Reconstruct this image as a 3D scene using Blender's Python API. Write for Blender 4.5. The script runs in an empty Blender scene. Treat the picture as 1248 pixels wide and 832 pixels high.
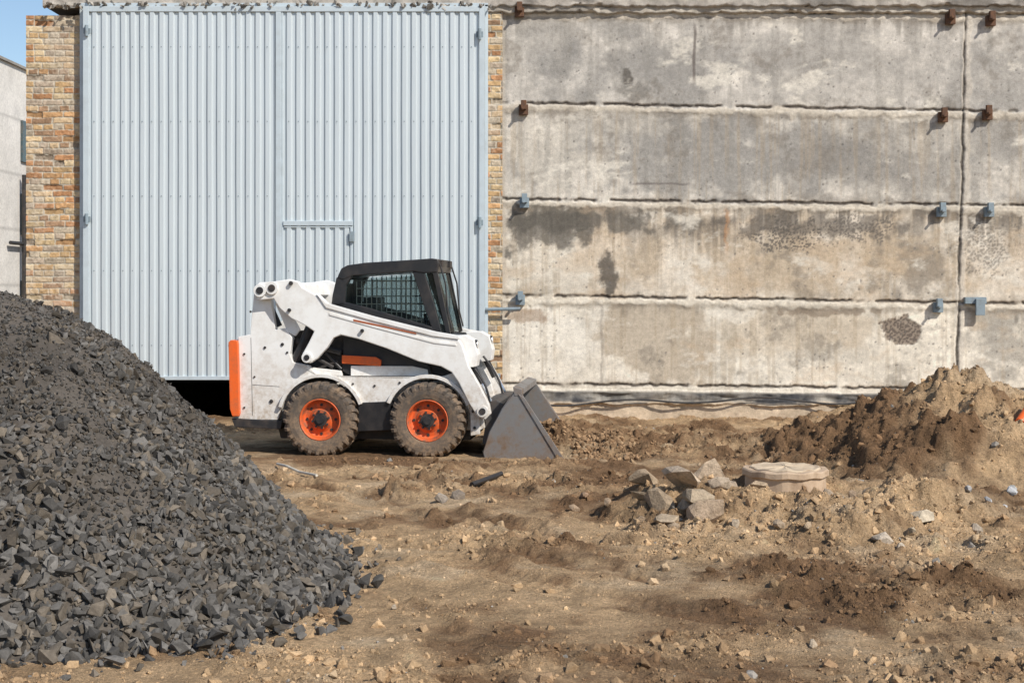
import bpy, bmesh, math, numpy as np
from mathutils import Vector, Matrix
rng = np.random.default_rng(7)
F = 1733.3
scene = bpy.context.scene
def P(px, py, D): return ((px-624)*D/F, D, 1.7-(py-353)*D/F)
def G(px, py):
    D = 1.7*F/(py-353.0); return ((px-624)/F*D, D)

# ------------------------------------------------------------ noise
def hsh(ix, iy, s):
    h = (ix*374761393 + iy*668265263 + s*144269504) & 0xffffffff
    h = ((h ^ (h >> 13))*1274126177) & 0xffffffff
    h = ((h ^ (h >> 16))*668265263) & 0xffffffff
    return ((h ^ (h >> 15)) & 0xffffffff)/4294967296.0
def vn(x, y, s=0):
    xi = np.floor(x).astype(np.int64); yi = np.floor(y).astype(np.int64)
    fx = x-xi; fy = y-yi
    fx = fx*fx*fx*(fx*(fx*6-15)+10); fy = fy*fy*fy*(fy*(fy*6-15)+10)
    a = hsh(xi, yi, s); b = hsh(xi+1, yi, s); c = hsh(xi, yi+1, s); d = hsh(xi+1, yi+1, s)
    return ((a*(1-fx)+b*fx)*(1-fy)+(c*(1-fx)+d*fx)*fy)*2-1
def fbm(x, y, o=4, s=0, g=0.5):
    r = 0; a = 1; t = 0
    for i in range(o):
        ca, sa = math.cos(i*1.1+.3), math.sin(i*1.1+.3)
        k = 2.03**i
        r = r+a*vn((x*ca-y*sa)*k+i*17.3, (x*sa+y*ca)*k-i*9.1, s+i*13); t += a; a *= g
    return r/t*1.5
def fbs(x, y, o=4, s=0):
    r = 0; a = 1; t = 0
    for i in range(o):
        k = 2.03**i; r = r+a*vn(x*k+i*17.3, y*k-i*9.1, s+i*13); t += a; a *= .55
    return r/t*1.5
def worley(x, y, s=0):
    xi = np.floor(x).astype(np.int64); yi = np.floor(y).astype(np.int64)
    best = np.full(np.shape(x), 9.0); cid = np.zeros(np.shape(x))
    for dx in (-1, 0, 1):
        for dy in (-1, 0, 1):
            cx = xi+dx; cy = yi+dy
            px = cx+hsh(cx, cy, s); py = cy+hsh(cx, cy, s+5)
            d = np.hypot(px-x, py-y)
            m = d < best
            best = np.where(m, d, best); cid = np.where(m, hsh(cx, cy, s+9), cid)
    return best, cid
def sst(a, b, x):
    t = np.clip((x-a)/(b-a), 0, 1); return t*t*(3-2*t)
def mixc(c, d, m):
    m = np.asarray(m)[..., None]; return c*(1-m)+np.asarray(d)*m

# ------------------------------------------------------------ mesh helpers
def mesh_np(name, V, Fc, mat, col=None, smooth=True, parent=None):
    V = np.asarray(V, dtype=np.float32).reshape(-1, 3); Fc = np.asarray(Fc, dtype=np.int32)
    k = Fc.shape[1]; nf = len(Fc)
    me = bpy.data.meshes.new(name)
    me.vertices.add(len(V)); me.vertices.foreach_set('co', V.ravel())
    me.loops.add(nf*k); me.loops.foreach_set('vertex_index', Fc.ravel())
    me.polygons.add(nf); me.polygons.foreach_set('loop_start', np.arange(0, nf*k, k, dtype=np.int32))
    me.polygons.foreach_set('use_smooth', np.full(nf, smooth))
    me.update(calc_edges=True)
    if col is not None:
        a = me.color_attributes.new('Col', 'FLOAT_COLOR', 'POINT')
        c = np.ones((len(V), 4), dtype=np.float32); c[:, :3] = np.asarray(col).reshape(-1, 3)
        a.data.foreach_set('color', c.ravel())
    me.materials.append(mat)
    ob = bpy.data.objects.new(name, me); scene.collection.objects.link(ob)
    if parent: par(ob, parent)
    return ob
def grid_faces(nr, nc, flip=False):
    i = np.arange(nr*nc).reshape(nr, nc)
    a = i[:-1, :-1].ravel(); b = i[:-1, 1:].ravel(); c = i[1:, 1:].ravel(); d = i[1:, :-1].ravel()
    return np.stack([a, d, c, b] if flip else [a, b, c, d], 1)
def empty(name, loc):
    e = bpy.data.objects.new(name, None); e.location = loc; e.empty_display_size = .3
    scene.collection.objects.link(e); return e
def par(ob, e):
    ob.parent = e; ob.matrix_parent_inverse = Matrix.Translation(-Vector(e.location))
def bm_obj(name, bm, mat, parent=None, bevel=0, smooth=False):
    bmesh.ops.recalc_face_normals(bm, faces=bm.faces)
    me = bpy.data.meshes.new(name); bm.to_mesh(me); bm.free()
    me.materials.append(mat)
    if smooth:
        for p in me.polygons: p.use_smooth = True
    ob = bpy.data.objects.new(name, me); scene.collection.objects.link(ob)
    if bevel:
        m = ob.modifiers.new('b', 'BEVEL'); m.width = bevel; m.segments = 2; m.limit_method = 'ANGLE'; m.angle_limit = .6
    if parent: par(ob, parent)
    return ob
def add_box(bm, x0, x1, y0, y1, z0, z1):
    v = [bm.verts.new(p) for p in ((x0,y0,z0),(x1,y0,z0),(x1,y1,z0),(x0,y1,z0),(x0,y0,z1),(x1,y0,z1),(x1,y1,z1),(x0,y1,z1))]
    for f in ((0,3,2,1),(4,5,6,7),(0,1,5,4),(1,2,6,5),(2,3,7,6),(3,0,4,7)): bm.faces.new([v[i] for i in f])
def box(name, x0, x1, y0, y1, z0, z1, mat, parent=None, bevel=0):
    bm = bmesh.new(); add_box(bm, x0, x1, y0, y1, z0, z1)
    return bm_obj(name, bm, mat, parent, bevel)
def add_prism(bm, xz, y0, y1):
    a = [bm.verts.new((x, y0, z)) for x, z in xz]; b = [bm.verts.new((x, y1, z)) for x, z in xz]
    n = len(a)
    bm.faces.new(a); bm.faces.new(b[::-1])
    for i in range(n): bm.faces.new([a[(i+1) % n], a[i], b[i], b[(i+1) % n]])
def add_cyl(bm, p1, p2, r, n=16, r2=None):
    p1 = Vector(p1); p2 = Vector(p2); d = p2-p1; q = d.to_track_quat('Z', 'Y').to_matrix().to_4x4()
    bmesh.ops.create_cone(bm, cap_ends=True, segments=n, radius1=r, radius2=r if r2 is None else r2, depth=d.length,
                          matrix=Matrix.Translation((p1+p2)/2) @ q)
def lathe(bm, prof, cx, cz, cy, n=48, ysign=1):
    rings = []
    for r, y in prof:
        rings.append([bm.verts.new((cx+r*math.cos(2*math.pi*i/n), cy+ysign*y, cz+r*math.sin(2*math.pi*i/n))) for i in range(n)])
    for a, b in zip(rings[:-1], rings[1:]):
        for i in range(n): bm.faces.new([a[i], a[(i+1) % n], b[(i+1) % n], b[i]])
    return rings

# ------------------------------------------------------------ materials
def nt(name):
    m = bpy.data.materials.new(name); m.use_nodes = True
    t = m.node_tree; b = t.nodes['Principled BSDF']; return m, t, b
def N(t, kind, **kw):
    n = t.nodes.new(kind)
    for k, v in kw.items():
        if hasattr(n, k) and not k[0].isupper(): setattr(n, k, v)
        else: n.inputs[k].default_value = v
    return n
def pos(t, scale=(1, 1, 1)):
    g = t.nodes.new('ShaderNodeNewGeometry'); m = N(t, 'ShaderNodeMapping'); m.inputs['Scale'].default_value = scale
    t.links.new(g.outputs['Position'], m.inputs['Vector']); return m.outputs[0]
def noise(t, vec, scale, detail=6, rough=.6):
    n = N(t, 'ShaderNodeTexNoise', Scale=scale, Detail=detail, Roughness=rough); t.links.new(vec, n.inputs['Vector']); return n.outputs['Fac']
def maprange(t, v, a, b, c, d):
    n = t.nodes.new('ShaderNodeMapRange'); t.links.new(v, n.inputs[0])
    for i, q in enumerate((a, b, c, d)): n.inputs[i+1].default_value = q
    return n.outputs[0]
def math_(t, op, a, b):
    n = t.nodes.new('ShaderNodeMath'); n.operation = op
    for i, v in enumerate((a, b)):
        if hasattr(v, 'is_linked'): t.links.new(v, n.inputs[i])
        else: n.inputs[i].default_value = v
    return n.outputs[0]
def mix(t, f, a, b, mode='MIX'):
    n = t.nodes.new('ShaderNodeMix'); n.data_type = 'RGBA'; n.blend_type = mode
    for s, v in ((0, f), (6, a), (7, b)):
        if hasattr(v, 'is_linked'): t.links.new(v, n.inputs[s])
        elif s == 0: n.inputs[0].default_value = v
        else: n.inputs[s].default_value = (*v, 1)
    return n.outputs[2]
def bump(t, b, h, strength, dist):
    n = N(t, 'ShaderNodeBump', Strength=strength, Distance=dist); t.links.new(h, n.inputs['Height']); t.links.new(n.outputs[0], b.inputs['Normal'])
def mat_vc(name, rough=.9, ns=20, amt=.25, bs=60, bstr=.5, bdist=.01, ns2=None, amt2=.2):
    m, t, b = nt(name)
    at = t.nodes.new('ShaderNodeVertexColor'); at.layer_name = 'Col'
    v = pos(t)
    f = maprange(t, noise(t, v, ns, 8, .7), .3, .7, 1-amt, 1+amt)
    if ns2: f = math_(t, 'MULTIPLY', f, maprange(t, noise(t, v, ns2, 4, .7), .3, .7, 1-amt2, 1+amt2))
    c = t.nodes.new('ShaderNodeVectorMath'); c.operation = 'SCALE'
    t.links.new(at.outputs[0], c.inputs[0]); t.links.new(f, c.inputs['Scale'])
    t.links.new(c.outputs[0], b.inputs['Base Color'])
    b.inputs['Roughness'].default_value = rough; b.inputs['Specular IOR Level'].default_value = .2
    bump(t, b, noise(t, v, bs, 10, .7), bstr, bdist)
    return m
def mat_p(name, col, rough=.5, metal=0, dirt=None, dcol=(.25,.17,.1), amt=.5, scale=6, zlow=None, bstr=0, spec=.5, mscale=(1,1,1)):
    m, t, b = nt(name)
    v = pos(t, mscale)
    n = noise(t, v, scale, 8, .7)
    f = maprange(t, n, .45, .72, 0, amt)
    if zlow:
        g = t.nodes.new('ShaderNodeNewGeometry'); s = t.nodes.new('ShaderNodeSeparateXYZ'); t.links.new(g.outputs['Position'], s.inputs[0])
        zf = maprange(t, s.outputs[2], zlow[0], zlow[1], zlow[2], 0)
        ns = maprange(t, noise(t, v, scale*4, 6, .7), .35, .65, .3, 1)
        q = t.nodes.new('ShaderNodeMath'); q.operation = 'MULTIPLY'; t.links.new(zf, q.inputs[0]); t.links.new(ns, q.inputs[1])
        a = t.nodes.new('ShaderNodeMath'); a.operation = 'ADD'; a.use_clamp = True; t.links.new(q.outputs[0], a.inputs[0]); t.links.new(f, a.inputs[1]); f = a.outputs[0]
    t.links.new(mix(t, f, col, dcol), b.inputs['Base Color'])
    t.links.new(maprange(t, f, 0, 1, rough, .9), b.inputs['Roughness'])
    b.inputs['Metallic'].default_value = metal; b.inputs['Specular IOR Level'].default_value = spec
    if bstr: bump(t, b, noise(t, v, scale*8, 6, .7), bstr, .004)
    return m

M_ground = mat_vc('soil', .95, 38, .36, 60, 1.0, .05, 150, .28)
M_clod = mat_vc('soil_clods', .95, 60, .25, 120, .9, .012)
M_gravel = mat_vc('crushed_stone', .75, 50, .3, 160, .5, .006)
M_conc = mat_vc('weathered_concrete', .9, 22, .20, 70, .55, .008, 90, .12)
M_brick = mat_vc('brick_masonry', .92, 60, .22, 120, .5, .006)
M_gate = mat_p('galvanised_sheet', (.58,.635,.66), .38, .25, dcol=(.45,.51,.54), amt=.6, scale=1.5, mscale=(3,3,.6))
M_gframe = mat_p('gate_frame_paint', (.50,.57,.61), .5, .15, dcol=(.36,.40,.42), amt=.6, scale=5)
M_white = mat_p('white_paint', (.80,.80,.78), .35, 0, dcol=(.36,.27,.18), amt=.36, scale=5, zlow=(.40,1.10,.6))
M_black = mat_p('black_plastic', (.018,.018,.02), .35, 0, dcol=(.09,.07,.055), amt=.35, scale=5)
M_blackm = mat_p('black_steel', (.02,.02,.022), .5, 0, dcol=(.12,.085,.06), amt=.5, scale=9)
M_orange = mat_p('orange_paint', (.80,.13,.02), .4, 0, dcol=(.25,.12,.06), amt=.5, scale=12)
M_rim = mat_p('orange_rim_paint', (.68,.11,.02), .6, 0, dcol=(.17,.10,.06), amt=1.2, scale=14)
M_tyre = mat_p('tyre_rubber', (.075,.063,.053), .85, 0, dcol=(.24,.165,.105), amt=.95, scale=10, zlow=(0,.75,.8), bstr=.4)
M_steel = mat_p('worn_steel', (.235,.235,.235), .42, .4, dcol=(.21,.14,.09), amt=1.0, scale=4, bstr=.3, zlow=(0,.5,.6))
M_steeld = mat_p('dark_steel', (.07,.07,.072), .55, .3, dcol=(.15,.10,.07), amt=.7, scale=9)
M_chrome = mat_p('chrome', (.7,.7,.7), .15, 1, dcol=(.4,.38,.35), amt=.4, scale=9)
M_rust = mat_p('rusty_steel', (.10,.055,.035), .9, 0, dcol=(.2,.09,.04), amt=.8, scale=25, bstr=.5)
M_bplate = mat_p('bracket_paint', (.22,.28,.32), .6, 0, dcol=(.14,.14,.13), amt=.6, scale=20)
M_roof = mat_p('roof_concrete', (.32,.30,.27), .9, 0, dcol=(.15,.14,.12), amt=.8, scale=3, bstr=.4)
M_lens = mat_p('lamp_lens', (.8,.8,.8), .1, .6)
M_tar = mat_p('bitumen_felt', (.03,.03,.032), .7, 0, dcol=(.15,.12,.09), amt=.6, scale=6, bstr=.5)
M_wood = mat_p('bleached_wood', (.6,.56,.48), .8, 0, dcol=(.3,.24,.16), amt=.5, scale=30)
def mat_glass():
    m, t, b = nt('tinted_glass')
    b.inputs['Base Color'].default_value = (.02, .025, .028, 1); b.inputs['Roughness'].default_value = .04
    tr = t.nodes.new('ShaderNodeBsdfTransparent'); tr.inputs[0].default_value = (.80, .86, .86, 1)
    mx = t.nodes.new('ShaderNodeMixShader'); mx.inputs[0].default_value = .16
    t.links.new(tr.outputs[0], mx.inputs[1]); t.links.new(b.outputs[0], mx.inputs[2])
    t.links.new(mx.outputs[0], t.nodes['Material Output'].inputs['Surface']); return m
M_glass = mat_glass()

# ------------------------------------------------------------ ground
MX, MY = (957-624)/F*11.55, 11.55
TR = [
 [(-3.4,13.0),(-2.2,12.6),(-1.1,11.8),(-.3,10.7),(.45,9.7),(1.15,9.0),(2.1,8.35),(3.2,7.95),(5,7.7),(8,7.6)],
 [(-3.0,11.6),(-1.9,11.0),(-1.2,10.3),(-.55,9.2),(.2,8.2),(1.1,7.45),(2.1,7.0),(3.4,6.7),(6,6.5)],
 [(-.4,14.6),(.8,13.9),(1.5,12.9),(1.3,12.0),(.5,11.2),(-.6,10.2),(-1.0,9.2),(-.8,8.0),(-.3,6.8),(0,5.0)],
 [(.3,16.1),(1.6,15.4),(3,15.3),(5,15.9),(8,16.4)],
 [(-1.5,12.9),(-.2,12.2),(.4,11.0),(1.2,9.9),(2.4,9.0),(3.8,8.7),(6,8.7)],
 [(-.2,9.4),(.8,8.4),(1.8,7.75),(3.0,7.4),(5,7.15),(8,7.1)],
]
TA = [1.25, .5, .6, .7, .8, 1.0]
def spline(pts, n=14):
    p = np.array([pts[0]]+pts+[pts[-1]], float); out = []
    for i in range(1, len(p)-2):
        for t in np.linspace(0, 1, n, endpoint=False):
            a, b, c, d = p[i-1], p[i], p[i+1], p[i+2]
            out.append(.5*((2*b)+(-a+c)*t+(2*a-5*b+4*c-d)*t*t+(-a+3*b-3*c+d)*t**3))
    out.append(p[-2]); return np.array(out)
TRS = [spline(t, 6) for t in TR]
def track(x, y, pl):
    bd = np.full(x.shape, 9.0); bs = np.zeros(x.shape); L = 0
    for a, b in zip(pl[:-1], pl[1:]):
        d = b-a; l = math.hypot(*d)
        if l < 1e-6: continue
        ux, uy = d/l
        t = np.clip((x-a[0])*ux+(y-a[1])*uy, 0, l)
        ex = x-a[0]-ux*t; ey = y-a[1]-uy*t
        dd = np.hypot(ex, ey); sg = np.sign(ux*ey-uy*ex)
        m = dd < np.abs(bd); bd = np.where(m, dd*sg, bd); bs = np.where(m, L+t, bs); L += l
    return bd, bs
def gb(x, y, px, py, rx, ry):
    cx, cy = G(px, py); sx = rx/F*cy; sy = ry*cy*cy/(1.7*F)
    return np.exp(-(((x-cx)/sx)**2+((y-cy)/sy)**2))
def cone(x, y, cx, cy, rx, ry, h, p=1.0):
    r = np.sqrt(((x-cx)/rx)**2+((y-cy)/ry)**2+.02)
    return h*np.clip(1-r, 0, 1)**p*(1/(1-.14)**p)
def ground(x, y):
    x = np.asarray(x, float); y = np.asarray(y, float)
    near = sst(60, 25, np.hypot(x, y-10))
    wx = x+.15*fbm(x/.6, y/.6, 3, 50)+.03*fbm(x/.12, y/.12, 2, 52); wy = y+.15*fbm(x/.6, y/.6, 3, 51)+.03*fbm(x/.12, y/.12, 2, 53)
    n1 = fbm(x/1.4, y/1.4, 3, 1); n2 = fbm(x/.4, y/.4, 4, 2); n3 = fbm(x/.11, y/.11, 4, 3, .6); n4 = fbm(x/.2, y/.2, 4, 5, .6)
    rm = .50+.65*fbm(x/1.6+3, y/1.1, 3, 4)+.4*n2
    rm = rm+.6*gb(x,y,800,545,160,28)+.5*gb(x,y,1000,610,220,40)+.35*gb(x,y,1050,680,260,30)+.5*gb(x,y,650,600,140,25)+.5*gb(x,y,950,800,200,30)-.25*gb(x,y,600,680,200,30)-.15*gb(x,y,600,760,200,40)+.4*gb(x,y,1100,520,200,30)
    rm = np.clip(rm, .22, 1.3)
    bil = 1-np.abs(n4)*2
    z = .024*n1+.026*n2*rm+.020*n3*rm-.016*bil*rm
    m1 = np.maximum(cone(wx,wy,4.15,13.7,1.35,2.0,.88), cone(wx,wy,5.0,13.6,1.4,1.8,.74))
    m1 = np.maximum(m1, cone(wx,wy,3.5,14.2,1.2,1.6,.45)); m1 = np.maximum(m1, cone(wx,wy,6.5,13.9,1.6,2.0,.68))
    mk = np.clip(m1/.25, 0, 1)
    bk = cone(wx,wy,.92,15.0,.55,.95,.15)+cone(wx,wy,1.2,15.6,.5,.7,.08)+cone(wx,wy,.38,15.25,.42,.75,.20)
    m1 = m1+cone(wx,wy,2.5,15.2,1.1,1.2,.12)+cone(wx,wy,1.5,14.4,.5,.8,.09)+bk
    q = np.sqrt(((wx-2.45)/1.75)**2+((wy-11.0)/1.35)**2)
    m2 = .16*sst(1.05, .6, q)
    m2 = m2+cone(wx,wy,1.5,10.9,.55,.6,.15)+cone(wx,wy,3.0,10.6,.55,.5,.13)+cone(wx,wy,2.3,9.8,.6,.35,.10)
    m2 = m2*(1-.60*np.exp(-(((x-MX)/.62)**2+((y-MY+.25)/.55)**2)))
    mm = np.clip((m1+m2)/.15, 0, 1)
    z = z+m1*(1+.08*n2)+m2*(1+.15*n2)+mm*(.034*n4+.020*n3)+.045*np.clip(m1/.3,0,1)*n2
    rm = np.clip(rm+.4*mk+.5*np.clip(bk/.08,0,1), 0, 1.3)
    wallb = sst(17.2, 18.1, y)*sst(19, 18.5, y)*(.05+.27*sst(3.3, 5.0, x)+.10*sst(1.6, .2, x)*sst(-.4, .1, x))
    z = z+wallb*(1+.4*n2)
    damp = np.zeros(x.shape); gt = np.zeros(x.shape)
    for k, pl in enumerate(TRS):
        d, s = track(x, y, pl)
        d = d+.045*n2+.015*n3
        ad = np.abs(d); w = .15; A = TA[k]
        brk = sst(-.35, .35, fbm(s/.8+k*7, s*0+k, 2, 60+k)+.25+.5*n2)
        g = sst(w+.045, w-.05, ad)*brk*A
        berm = np.exp(-((ad-w-.07)/.055)**2)*brk*A
        chev = np.sin((s+ad*.6+.015*n2)/.095*2*math.pi)
        z = z*(1-.4*np.minimum(g,1)*near)
        z = z-g*.030+berm*(.014+.03*n2+.03*n4)+g*.013*np.clip(chev*1.8, -1, 1)*sst(-.35, .2, n1+.7*n2+.15)
        damp = np.maximum(damp, g*.6+berm*.25); gt = np.maximum(gt, g)
    gt = np.minimum(gt, 1)
    rm = rm*(1-.5*gt)
    f1, c1 = worley(wx/.13, wy/.13, 11); f2, c2 = worley(wx/.055, wy/.055, 12); f3, c3 = worley(wx/.24, wy/.24, 13)
    cl = np.clip(1-f1*1.5, 0, 1)*(c1 > .4)*.050 + np.clip(1-f2*1.4, 0, 1)*(c2 > .3)*.024 + np.sqrt(np.clip(1-f3*1.7, 0, 1))*(c3 > .72)*.05
    z = z+cl*np.clip(rm-.18, 0, 1)
    fl = sst(.5, 0, np.maximum(np.abs(x+1.5)-1.2, 0))*sst(.6, 0, np.maximum(np.abs(y-15.25)-1.15, 0))
    z = z*(1-.85*fl)+.012*fl
    z = np.where((y > 18.3) & (y < 30) & (x > -7), -.6, z)  # floor sunk inside the building so the gap under the gate renders black
    z = np.where(y > 30, z*near, z)
    # colour
    dm = .33+.45*fbm(x/.9+8, y/.7, 4, 20)+.40*n2+.30*n4-1.0*(z-.02)*sst(.3, .1, z)
    dm = dm+.5*gb(x,y,800,545,190,30)+.4*gb(x,y,480,560,200,22)+.35*gb(x,y,700,610,180,18)+.32*gb(x,y,1080,730,240,30)+.3*gb(x,y,920,815,130,20)+.2*gb(x,y,1010,690,170,18)+.6*gb(x,y,1050,560,80,36)+.2*gb(x,y,1150,600,120,15)  # darker soil, plus painted shade on front scarp and mound's left side
    dm = dm-.35*gb(x,y,540,690,170,35)-.5*gb(x,y,420,800,130,40)-.3*gb(x,y,760,640,120,20)-.25*gb(x,y,700,720,150,25)-.4*gb(x,y,1120,655,110,25)-.3*gb(x,y,1000,600,140,20)
    dm = dm-mk*(.05+.36*sst(3.8, 4.4, x))+.25*mk*sst(4.0,3.4,x)  # left flank: shade painted in on top of brown soil; right side tan
    dm = np.clip(dm+damp*.5, 0, 1)
    dm = sst(.05, .95, dm)
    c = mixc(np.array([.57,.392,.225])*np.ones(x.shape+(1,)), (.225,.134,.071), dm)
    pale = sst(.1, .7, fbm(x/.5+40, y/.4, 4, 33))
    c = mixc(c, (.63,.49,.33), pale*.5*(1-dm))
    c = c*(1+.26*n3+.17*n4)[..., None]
    return z, np.clip(c, .02, .7), rm, dm
def place(px, py):
    gx, gy = G(px, py)
    for i in range(6):
        gz = float(ground(np.array([gx]), np.array([gy]))[0][0]); gy = .5*gy+.5*(1.7-gz)*F/(py-353); gx = (px-624)/F*gy
    return gx, gy, float(ground(np.array([gx]), np.array([gy]))[0][0])
xs = np.concatenate([[-600,-200,-80,-40,-22,-14,-10,-8,-6.5,-5.7], np.arange(-5.2, 7.7, .016), [8.2,9,11,14,20,40,80,200,600]])
yd = [5.5]
while yd[-1] < 18.6: yd.append(yd[-1]*1.0019)
ys = np.concatenate([[-400,-100,-30,-8,0,3,4.3,5], yd, [19.2,20,23,28,31,36,45,80,200,800]])
X, Y = np.meshgrid(xs, ys)
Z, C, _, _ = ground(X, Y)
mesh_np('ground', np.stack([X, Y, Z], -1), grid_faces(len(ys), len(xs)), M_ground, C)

# ------------------------------------------------------------ stones
def templates(n, k, seed, fl=(.45,.75)):
    r = np.random.default_rng(seed); out = []
    for i in range(n):
        bm = bmesh.new(); p = r.normal(size=(k, 3)); p /= np.linalg.norm(p, axis=1)[:, None]
        p *= r.uniform(.75, 1.05, (k, 1)); p *= np.array([1, r.uniform(.65, .9), r.uniform(*fl)])
        for q in p: bm.verts.new(q)
        bmesh.ops.convex_hull(bm, input=bm.verts)
        bmesh.ops.triangulate(bm, faces=bm.faces)
        for v in [v for v in bm.verts if not v.link_faces]: bm.verts.remove(v)
        bm.verts.index_update()
        out.append((np.array([v.co[:] for v in bm.verts]), np.array([[v.index for v in f.verts] for f in bm.faces]))); bm.free()
    return out
T_st = templates(16, 10, 1); T_rk = templates(8, 22, 2); T_cl = templates(10, 14, 4, (.6,.9)); T_sl = templates(6, 18, 8, (.18,.26))
def rotm(q):
    q = q/np.linalg.norm(q, axis=1)[:, None]; w, x, y, z = q.T
    return np.stack([1-2*(y*y+z*z),2*(x*y-z*w),2*(x*z+y*w),2*(x*y+z*w),1-2*(x*x+z*z),2*(y*z-x*w),2*(x*z-y*w),2*(y*z+x*w),1-2*(x*x+y*y)], 1).reshape(-1, 3, 3)
def scatter(name, p, size, col, mat, T=T_st, seed=0, parent=None, flat=0):
    r = np.random.default_rng(seed); n = len(p); idx = r.integers(0, len(T), n)
    q = r.normal(size=(n, 4))
    if flat: q[:, 1:3] *= flat
    R = rotm(q)
    VV = []; FF = []; CC = []; off = 0
    for k, (tv, tf) in enumerate(T):
        s = np.where(idx == k)[0]
        if not len(s): continue
        v = np.einsum('nij,kj->nki', R[s], tv)*size[s][:, None, None]+p[s][:, None, :]
        f = tf[None]+(np.arange(len(s))*len(tv))[:, None, None]+off
        VV.append(v.reshape(-1, 3)); FF.append(f.reshape(-1, 3)); CC.append(np.repeat(col[s], len(tv), 0)); off += len(s)*len(tv)
    return mesh_np(name, np.concatenate(VV), np.concatenate(FF), mat, np.concatenate(CC), smooth=False, parent=parent)

n = 170000
cy = 5.7*np.exp(rng.uniform(0, 1, n)*math.log(17.9/5.7)); cx = rng.uniform(-.42, .42, n)*cy*1.05+.4
z, c, rm, dm = ground(cx, cy)
keep = (rng.uniform(0, 1, n) < np.clip(rm*.95-.08, .12, 1)) & ~((np.abs(cx+1.35) < 1.4) & (np.abs(cy-15.25) < 1.0))
cx, cy, z, c, rm = cx[keep], cy[keep], z[keep], c[keep], rm[keep]
sz = .0035+.0044*rng.pareto(2.2, len(cx)); sz = np.minimum(sz*(.6+.6*np.clip(rm,0,1)), .045)
kc = c*rng.uniform(.72, 1.12, (len(cx), 1))
gr = rng.uniform(0, 1, len(cx)) < .02
kc[gr] = np.array([.34,.31,.27])*rng.uniform(.6, 1.3, (gr.sum(), 1))
scatter('soil_clods', np.stack([cx, cy, z+sz*.05], 1), sz, kc, M_clod, T_cl, seed=3)

rb = [(860,632,25,(.40,.30,.21)),(848,606,22,(.38,.30,.21)),(805,618,22,(.33,.25,.17)),(785,606,17,(.36,.27,.18)),(768,606,12,(.3,.22,.14)),(836,622,16,(.36,.28,.2)),(878,612,14,(.38,.3,.22)),
      (1075,660,15,(.50,.42,.33)),(1098,666,8,(.45,.38,.3)),(538,612,9,(.28,.24,.2)),(558,608,11,(.22,.18,.14)),(1060,602,12,(.4,.31,.22)),(1040,608,9,(.3,.22,.15)),
      (820,640,9,(.35,.27,.19)),(888,600,14,(.38,.3,.22)),(896,640,8,(.42,.34,.25)),(990,788,8,(.45,.36,.26)),(1010,612,13,(.40,.31,.22)),(925,612,12,(.4,.3,.2)),
      (1190,640,9,(.42,.35,.27)),(1235,600,7,(.4,.4,.38)),(700,622,8,(.3,.22,.15)),(712,608,7,(.3,.2,.13)),(620,655,7,(.42,.33,.24)),(1030,594,9,(.45,.37,.28)),(780,640,8,(.33,.24,.16)),
      (1160,700,7,(.3,.24,.17)),(480,742,6,(.4,.33,.25)),(1205,612,9,(.42,.42,.42)),(1222,618,7,(.5,.5,.5)),(1195,606,7,(.38,.38,.38)),(1232,611,8,(.45,.45,.45)),(1215,604,6,(.4,.4,.4)),(1180,610,6,(.4,.38,.36)),
      (950,640,9,(.36,.28,.2)),(1110,640,8,(.4,.33,.24)),(985,655,7,(.4,.3,.2)),(740,625,7,(.3,.22,.15))]
pp = []; ss = []; cc = []
for px, py, r, col in rb:
    gx, gy, gz = place(px, py)
    s = r/F*gy; pp.append((gx, gy, gz+s*.3)); ss.append(s*1.15); cc.append(col)
M_rub = mat_vc('rubble', .92, 14, .40, 40, .9, .02, 80, .2)
rub = empty('concrete_rubble', (1.4, 11, .1))
scatter('chunks', np.array(pp), np.array(ss), np.array(cc), M_rub, T_rk, 5, parent=rub, flat=.35)
pp = []; ss = []; cc = []
for px, py, r, col in ((832,604,35,(.56,.44,.32)),(797,603,29,(.52,.41,.29)),(868,594,26,(.50,.39,.28)),(846,618,24,(.44,.35,.25)),(814,618,22,(.42,.33,.23)),(1128,632,24,(.50,.42,.31)),(782,610,16,(.40,.31,.21))):
    gx, gy, gz = place(px, py); s = r/F*gy; pp.append((gx, gy, gz+s*.34)); ss.append(s*1.2); cc.append(col)
scatter('broken_slabs', np.array(pp), np.array(ss), np.array(cc), M_rub, T_sl, 14, parent=rub, flat=.18)

# ------------------------------------------------------------ gravel pile
PCX, PCY = -3.32, 8.65
th_k = np.radians([-180,-140,-114,-95,-65,-57,-43,-30,-6,20,60,120,180]); r_k = [2.5,2.45,2.35,2.36,2.38,2.48,2.64,2.50,2.24,2.2,2.25,2.4,2.5]
def pile(x, y):
    dx = x-PCX; dy = y-PCY; r = np.hypot(dx, dy); th = np.arctan2(dy, dx)
    R = np.interp(th, th_k, r_k)*(1+.03*fbm(x/.5, y/.5, 3, 70)); t = r/R
    h = np.interp(t, [0,.1,.22,.37,.48,.61,.74,.89,.975,1.06,1.3], [1.69,1.66,1.58,1.42,1.20,.90,.60,.27,.07,-.03,-.3])
    h = h+.05*fbm(x/.7, y/.7, 3, 71)*sst(1.1,.7,t)+.02*fbm(x/.15, y/.15, 3, 72)
    return h, t
g = np.arange(-3.1, 3.1, .025); X, Y = np.meshgrid(g+PCX, g+PCY); Z, T = pile(X, Y)
tone = 1+.35*fbm(X/.3, Y/.3, 4, 74)
C = np.array([.088,.076,.064])*np.clip(tone, .5, 1.5)[..., None]
gp = empty('gravel_pile', (PCX, PCY, 0))
mesh_np('pile_body', np.stack([X, Y, Z+.0], -1), grid_faces(len(g), len(g)), M_gravel, C, parent=gp)
n = 100000
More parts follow.
